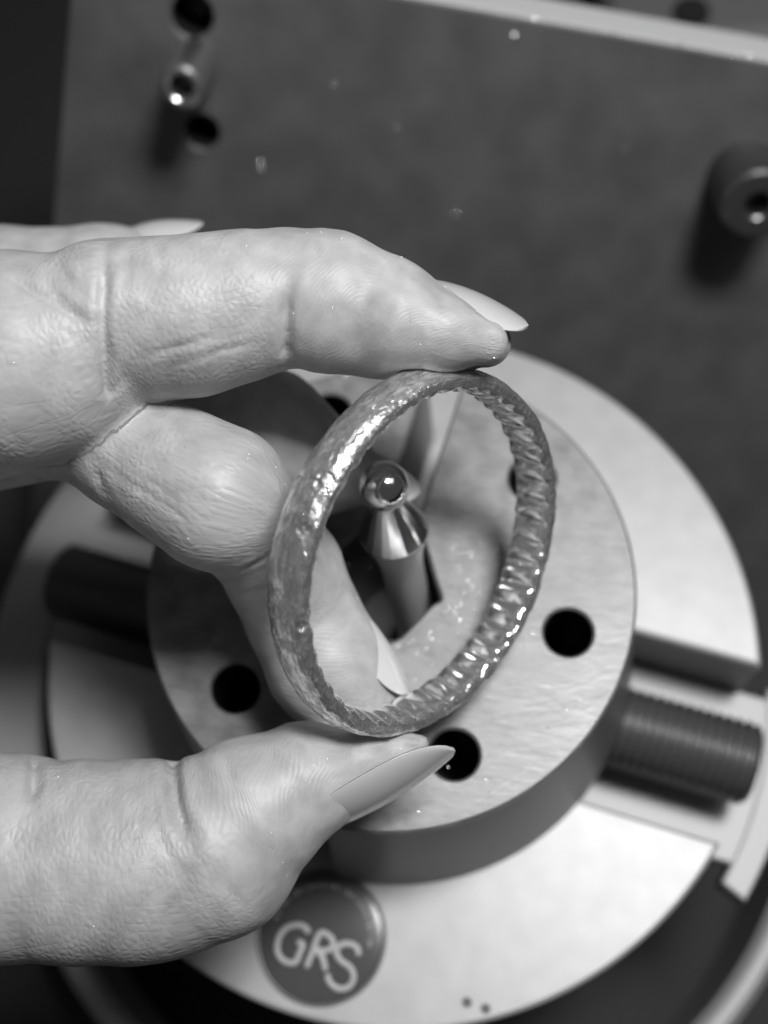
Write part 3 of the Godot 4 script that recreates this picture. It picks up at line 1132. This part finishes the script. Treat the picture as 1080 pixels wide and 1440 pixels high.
# folds of the finger joints: [depth mm, half width mm, points on the skin (photo x, y) ...]
func crease_skin(v: PackedVector3Array, tri: PackedInt32Array, all: PackedInt32Array) -> PackedVector3Array:
	var n := smooth_normals(v, tri)
	var folds := [
		[0.7, 0.42, Vector2(147, 345), Vector2(146, 400), Vector2(144, 450), Vector2(147, 500), Vector2(152, 550), Vector3(152, 562, 117)],
		[0.6, 0.42, Vector2(408, 392), Vector2(402, 440), Vector2(403, 470), Vector2(402, 494), Vector3(402, 502, 116), Vector3(402, 500, 119)],
		[0.22, 0.3, Vector2(444, 332), Vector2(446, 350), Vector2(443, 372)],
		[0.2, 0.35, Vector2(182, 344), Vector2(180, 385), Vector2(172, 410)],
		[0.2, 0.35, Vector2(222, 345), Vector2(226, 380), Vector2(221, 400)],
		[0.38, 0.36, Vector2(2, 385), Vector2(40, 405), Vector2(80, 430), Vector2(120, 452), Vector2(140, 458)],
		[0.3, 0.34, Vector2(60, 392), Vector2(84, 420), Vector2(112, 448)],
		[0.3, 0.34, Vector2(82, 366), Vector2(96, 396), Vector2(112, 412)],
		[0.2, 0.3, Vector2(200, 400), Vector2(215, 425), Vector2(230, 440)],
		[0.18, 0.3, Vector2(200, 502), Vector2(255, 487), Vector2(310, 468)],
		[0.16, 0.3, Vector2(240, 515), Vector2(310, 494), Vector2(370, 480)],
		[0.3, 0.3, Vector2(150, 560), Vector2(165, 548), Vector2(175, 520)],
		[1.0, 0.55, Vector3(48, 1074, 123), Vector3(48, 1076, 121), Vector2(48, 1102), Vector2(46, 1110), Vector2(38, 1135)],
		[1.15, 0.6, Vector3(243, 1076, 124), Vector3(243, 1080, 121), Vector2(243, 1100), Vector2(246, 1124), Vector2(252, 1150), Vector2(264, 1186)],
		[0.25, 0.45, Vector2(222, 1090), Vector2(214, 1130), Vector2(226, 1180), Vector2(256, 1230)],
		[0.22, 0.4, Vector2(318, 1064), Vector2(322, 1090), Vector2(332, 1118)],
		[0.2, 0.5, Vector2(310, 1230), Vector2(328, 1262), Vector2(338, 1296)],
		[0.2, 0.5, Vector2(262, 1240), Vector2(240, 1280), Vector2(228, 1325)],
		[0.6, 0.5, Vector2(140, 655), Vector2(137, 672), Vector2(146, 690)],
		[0.5, 0.4, Vector2(318, 806), Vector2(350, 796), Vector2(390, 772)],
		[0.2, 0.3, Vector2(152, 660), Vector2(200, 690), Vector2(250, 722), Vector2(305, 775)],
		[0.18, 0.3, Vector2(170, 655), Vector2(230, 690), Vector2(296, 735)],
	]
	var moved := v.duplicate()
	for f in folds:
		var pts := PackedVector3Array()
		for k in range(2, f.size()):
			pts.append(sight(f[k].x, f[k].y, f[k].z) if f[k] is Vector3 else on_skin(f[k].x, f[k].y, all))
		var box := AABB(pts[0], Vector3.ZERO)
		for p in pts:
			box = box.expand(p)
		var wide: float = f[1]
		box = box.grow(wide * 4.0)
		for k in v.size():
			if not box.has_point(v[k]):
				continue
			var d := 1e9
			var end := 1.0
			for q in pts.size() - 1:
				var c := Geometry3D.get_closest_point_to_segment(v[k], pts[q], pts[q + 1])
				d = minf(d, c.distance_to(v[k]))
			if f[2] is Vector2:
				end = clampf(v[k].distance_to(pts[0]) / 2.4, 0.1, 1.0)
			if f[-1] is Vector2:
				end = minf(end, clampf(v[k].distance_to(pts[-1]) / 2.4, 0.1, 1.0))
			var r: float = d / wide
			moved[k] -= n[k] * f[0] * (exp(-r * r) - 0.12 * exp(-pow((r - 2.6) / 1.4, 2.0))) * end
	return moved

func nail(hand: Node3D, base: Vector3, at: Vector3, dir: Vector3, up: Vector3, len: float, half: float, curve: float) -> void:
	dir = dir.normalized()
	up = (up - dir * up.dot(dir)).normalized()
	var side := dir.cross(up)
	var rows := []
	var ns := 30
	var nc := 16
	for layer in [0.0, 0.45]:
		pass
	for a in ns + 1:
		var s := float(a) / ns
		var w := half
		if s < 0.45:
			w *= lerpf(0.72, 1.0, sin(s / 0.45 * PI / 2))
		else:
			w *= pow(maxf(0.0, 1.0 - pow((s - 0.45) / 0.55, 2.5)), 0.52)
		if s < 0.22:
			w *= sqrt(maxf(0.0, 1.0 - pow(1.0 - s / 0.22, 2.0)))
		w = maxf(w, 0.05)
		var row := PackedVector3Array()
		for q in nc * 2:                 # over the top, then back underneath
			var over := q < nc
			var t := (float(q) / (nc - 1) if over else float(2 * nc - 1 - q) / (nc - 1)) * 2.0 - 1.0
			var x := t * w
			var lift := -curve * pow(x / half, 2.0) + 0.5 * sin(s * PI) - 0.35 * s * s - 0.65 * pow(1.0 - s, 4.0)
			lift -= 0.0 if over else 0.42
			var edge := 1.0 - pow(absf(t), 8.0)
			if over:
				lift -= 0.14 * (1.0 - edge)
			else:
				lift += 0.14 * (1.0 - edge)
			var p := at + dir * s * len + side * x + up * lift
			row.append(world(p) * 1000.0 - world(base) * 1000.0)
		rows.append(row)
	var sh := Shape.new()
	sh.sheet(rows, false, true)
	var k := (ns / 2) * (nc * 2 + 1) + nc / 2
	if sh.n[k].dot(world_dir(up)) < 0:
		sh.flip_normals(0)
	sh.face_out()
	part("fingernail", sh, mats.nail, hand)

# ------------------------------------------------------------------ the plate behind
func make_plate() -> void:
	var n := PLATE_N.normalized()
	var p0 := sight(717, 493, 208)
	var hit := func(px: float, py: float) -> Vector3:
		var r := sight(px, py, 1.0)
		return r * (p0.dot(n) / r.dot(n))
	var corner: Vector3 = hit.call(105, -87)
	var ux: Vector3 = (hit.call(1080, 88) - corner).normalized()
	var uy := n.cross(ux)
	var foot := world_dir(corner)
	var origin := corner - uy * 136.0
	var o := thing("steel_plate", "large dark grey steel plate leaning behind the vise with bright upper edge", "plate", world(origin))
	var b := Basis(world_dir(ux), world_dir(n), -world_dir(uy))   # local x along, y out of the face, z down
	o.basis = b
	var local := func(p: Vector3) -> Vector2:
		return Vector2((p - origin).dot(ux), (p - origin).dot(uy))
	var lx: Vector2 = local.call(hit.call(73, 330))
	var left_bottom := Vector2(lx.x * 136.0 / (136.0 - lx.y), 0.0)
	left_bottom.x = lx.x / (136.0 - lx.y) * 136.0
	var line := PackedVector2Array([left_bottom, Vector2(150, 0), Vector2(150, 136), Vector2(0, 136)])
	var s := Shape.new()
	var h1: Vector2 = local.call(hit.call(270, 22))
	var h2: Vector2 = local.call(hit.call(284, 186))
	var cuts := []
	for k in 3:
		var ys := [400.0, h1.y, h2.y, -200.0]
		cuts.append(PackedVector2Array([Vector2(-300, ys[k + 1]), Vector2(400, ys[k + 1]), Vector2(400, ys[k]), Vector2(-300, ys[k])]))
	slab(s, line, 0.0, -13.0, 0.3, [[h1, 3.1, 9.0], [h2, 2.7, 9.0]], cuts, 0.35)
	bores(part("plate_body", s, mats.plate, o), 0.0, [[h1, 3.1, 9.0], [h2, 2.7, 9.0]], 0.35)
	# the light on the upper side is put into a much paler colour
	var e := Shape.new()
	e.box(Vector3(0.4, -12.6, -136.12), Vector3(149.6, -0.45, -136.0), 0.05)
	part("lit_edge", e, mats.lit_plate_edge, o)
	var s1: Vector2 = local.call(hit.call(276, 84))
	screw(o, Vector3(s1.x, 0, -s1.y), 3.3, 12.5, 1.75, false)
	var s2: Vector2 = local.call(hit.call(1046, 246))
	screw(o, Vector3(s2.x, 0, -s2.y), 5.6, 11.5, 1.9, true)

func screw(o: Node3D, at: Vector3, r: float, tall: float, socket: float, knurled: bool) -> void:
	var s := Shape.new()
	if knurled:
		var rows := []
		for a in 40:
			var y := lerpf(0.0, tall - 0.8, a / 39.0)
			var row := PackedVector3Array()
			for k in 144:
				var th := TAU * k / 144
				var kn := 0.36 * (absf(sin(th * 13 + y * 1.8)) + absf(sin(th * 13 - y * 1.8)))
				row.append(at + Vector3(cos(th) * (r - 0.6 + kn), y, sin(th) * (r - 0.6 + kn)))
			rows.append(row)
		s.sheet(rows, false, true)
		if s.n[0].dot(s.v[0] - at) < 0:
			s.flip_normals(0)
		s.face_out()
	var hex := PackedVector2Array()
	var top := PackedVector2Array([Vector2(socket, tall - 4.0), Vector2(socket, tall - 0.25), Vector2(socket + 0.3, tall), Vector2(r - 0.8, tall), Vector2(r - 0.25, tall - 0.3), Vector2(r, tall - 0.85), Vector2(r, 0.0 if not knurled else tall - 1.2)])
	var root := part("socket_screw", s, mats.black_screw, o) if knurled else null
	var t := Shape.new()
	t.lathe(top, false, 60, at)
	var head := part("screw_head" if knurled else "socket_screw", t, mats.black_screw if knurled else mats.screw, root if knurled else o)
	var c := Shape.new()
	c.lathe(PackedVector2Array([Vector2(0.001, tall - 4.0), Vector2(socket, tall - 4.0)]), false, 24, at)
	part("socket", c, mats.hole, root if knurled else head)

# ------------------------------------------------------------------ lamp, added fill panel, bench, dust
func make_lamp(at: Vector3, to: Vector3, w: float, h: float, energy: float, glow: float, label: String) -> void:
	var o := thing("bench_lamp_or_fill", label, "lamp", world(at))  # serves the bench lamp and the added fill panel
	var dir := world_dir((to - at).normalized())
	o.basis = Basis.looking_at(dir, Vector3(0, 0, -1))
	var s := Shape.new()
	s.box(Vector3(-w / 2 - 8, -h / 2 - 8, 1.0), Vector3(w / 2 + 8, h / 2 + 8, 22), 2.0)
	part("lamp_housing", s, mats.dark, o)
	var g := Shape.new()
	g.box(Vector3(-w / 2, -h / 2, -1.0), Vector3(w / 2, h / 2, 0.9))
	var m := StandardMaterial3D.new()
	m.albedo_color = Color.WHITE
	m.emission_enabled = true
	m.emission = Color.WHITE
	m.emission_energy_multiplier = glow
	part("lamp_diffuser", g, m, o)
	var l := AreaLight3D.new()
	l.name = "lamp_light"
	l.area_size = Vector2(w, h) * 0.001
	l.light_energy = energy
	l.area_range = 5.0
	l.area_attenuation = 2.0
	l.shadow_enabled = true
	l.position = Vector3(0, 0, -0.002)
	o.add_child(l)

func make_bench() -> void:
	var m := MeshInstance3D.new()
	m.name = "bench_top"
	var p := BoxMesh.new()
	p.size = Vector3(3, 0.03, 3)
	m.mesh = p
	m.material_override = mats.bench
	m.position = Vector3(0, -0.015, 0)
	m.set_meta("kind", "structure")
	add_child(m)
	# block standing behind the plate's upper edge
	var at := world(sight(985, -10, 228))
	at.y = 0.0
	var b := thing("machine_block", "blurred grey machine block behind the plate's bright edge", "machine", at)
	var s := Shape.new()
	var tall := world(sight(960, 10, 228)).y * 1000.0
	s.box(Vector3(-18, 0, -30), Vector3(40, tall, 10), 2.0)
	part("block", s, mats.side, b)
	var k := Shape.new()
	k.lathe(PackedVector2Array([Vector2(0.001, 1.0), Vector2(3.2, 1.0), Vector2(3.6, 0.2), Vector2(3.6, -0.2)]), false, 32, Vector3(-2, tall, 4))
	part("knob", k, mats.hole, b)

func make_dust() -> void:
	var rng := RandomNumberGenerator.new()
	rng.seed = 12
	var lamp_at := world(DISC + Vector3(0.23, 0.45, 0.86).normalized() * 320.0)
	var mm := MultiMesh.new()
	mm.transform_format = MultiMesh.TRANSFORM_3D
	var sp := SphereMesh.new()
	sp.radius = 0.5
	sp.height = 1.0
	sp.radial_segments = 8
	sp.rings = 4
	sp.material = mat(0.92, 0.24, 0.8)
	mm.mesh = sp
	var places := []
	var axis := world(DISC)
	for k in 150:                         # on the chuck face, thickest near the jaws' middle
		var r := 29.0 * sqrt(rng.randf())
		var a := rng.randf() * TAU
		if k < 95:
			r = 7.0 + absf(rng.randfn(0, 5.0))
			a = rng.randf_range(-1.6, 0.4)
		if r > 28.3:
			continue
		var p := Vector3(cos(a) * r, 0.03, -sin(a) * r)
		places.append([axis + p * 0.001, rng.randf_range(0.16, 0.30)])
	var got := 0
	var tries := 0
	while got < 240 and tries < 400000:
		tries += 1
		var k := rng.randi() % hand_v.size()
		var p := (hand_v[k] + hand_at) * 0.001
		var c := p - axis
		var tow := (cam_at - p).normalized()
		if hand_n[k].dot(tow) < 0.05:
			continue
		var f := rng.randf()
		if f > 0.16 and not (c.x > -0.012 and c.x < 0.012):
			continue
		places.append([p, rng.randf_range(0.05, 0.13)])
		got += 1
	for spot in [Vector3(368, 236, 0.9), Vector3(366, 228, 0.5), Vector3(722, 48, 0.7), Vector3(556, 178, 0.4), Vector3(640, 300, 0.3), Vector3(880, 210, 0.35), Vector3(470, 120, 0.3), Vector3(674, 16, 0.35), Vector3(752, 27, 0.5), Vector3(862, 45, 0.35), Vector3(874, 50, 0.4), Vector3(958, 62, 0.5), Vector3(1030, 76, 0.4), Vector3(1052, 80, 0.4)]:
		var r := sight(spot.x, spot.y, 1.0)
		places.append([world(r * (sight(717, 493, 208).dot(PLATE_N) / r.dot(PLATE_N))), spot.z])  # flecks along the plate's top edge are added as sparkle
	mm.instance_count = places.size()
	for k in places.size():
		# chips are turned midway between camera and lamp so that most of them glint
		var at: Vector3 = places[k][0]
		var up := ((cam_at - at).normalized() + (lamp_at - at).normalized()).normalized()
		up = (up + Vector3(rng.randfn(0, 0.3), rng.randfn(0, 0.3), rng.randfn(0, 0.3))).normalized()
		var across := up.cross(Vector3(0.3, 0.2, 0.9)).normalized()
		var b := Basis(across * places[k][1], up * places[k][1] * 0.4, across.cross(up) * places[k][1] * 1.2) * Basis.from_scale(Vector3.ONE * 0.001)
		mm.set_instance_transform(k, Transform3D(b, places[k][0]))
	var o := MultiMeshInstance3D.new()
	o.name = "metal_dust_and_glints"
	o.multimesh = mm
	o.set_meta("kind", "stuff")
	o.set_meta("label", "bright metal filings scattered on the fingers and the chuck face, with flecks added as glints on the plate edge")
	o.set_meta("category", "dust")
	add_child(o)

var cam_at: Vector3

func _ready() -> void:
	# camera
	var cam := Camera3D.new()
	cam.name = "camera"
	var att := CameraAttributesPhysical.new()
	att.frustum_focal_length = 12.0 / (720.0 / F)
	att.frustum_focus_distance = 0.117
	att.frustum_near = 0.02
	att.frustum_far = 20.0
	att.exposure_aperture = 9.0
	cam.attributes = att
	add_child(cam)
	cam_at = world(Vector3.ZERO)
	cam.transform = Transform3D(Basis(world_dir(Vector3.RIGHT), world_dir(Vector3.UP), world_dir(Vector3.BACK)), cam_at)
	cam.far = 20.0
	cam.current = true
	# room light and exposure
	var env := Environment.new()
	env.background_mode = Environment.BG_COLOR
	env.background_color = grey(0.055)
	env.tonemap_mode = Environment.TONE_MAPPER_LINEAR
	env.tonemap_exposure = 1.0
	env.sdfgi_enabled = true
	env.ssao_enabled = true
	env.ssil_enabled = true
	var we := WorldEnvironment.new()
	we.name = "room"
	we.environment = env
	add_child(we)
	make_materials()
	make_lamp(DISC + Vector3(0.23, 0.45, 0.86).normalized() * 320.0, DISC + Vector3(0, 0, 20), 80, 60, 0.094, 5.0, "small bright bench lamp over the vise")
	make_lamp(DISC + Vector3(0.36, 0.46, 0.80).normalized() * 520.0, DISC + Vector3(0, 0, 20), 320, 200, 0.022, 0.4, "added wide dim fill panel above and to the right of the vise")  # unseen fill, added to brighten the ring and broaden its highlights
	make_bench()
	make_vise()
	make_plate()
	make_tool()
	make_ring()
	make_hand()
	make_dust()
	print(cam.fov)
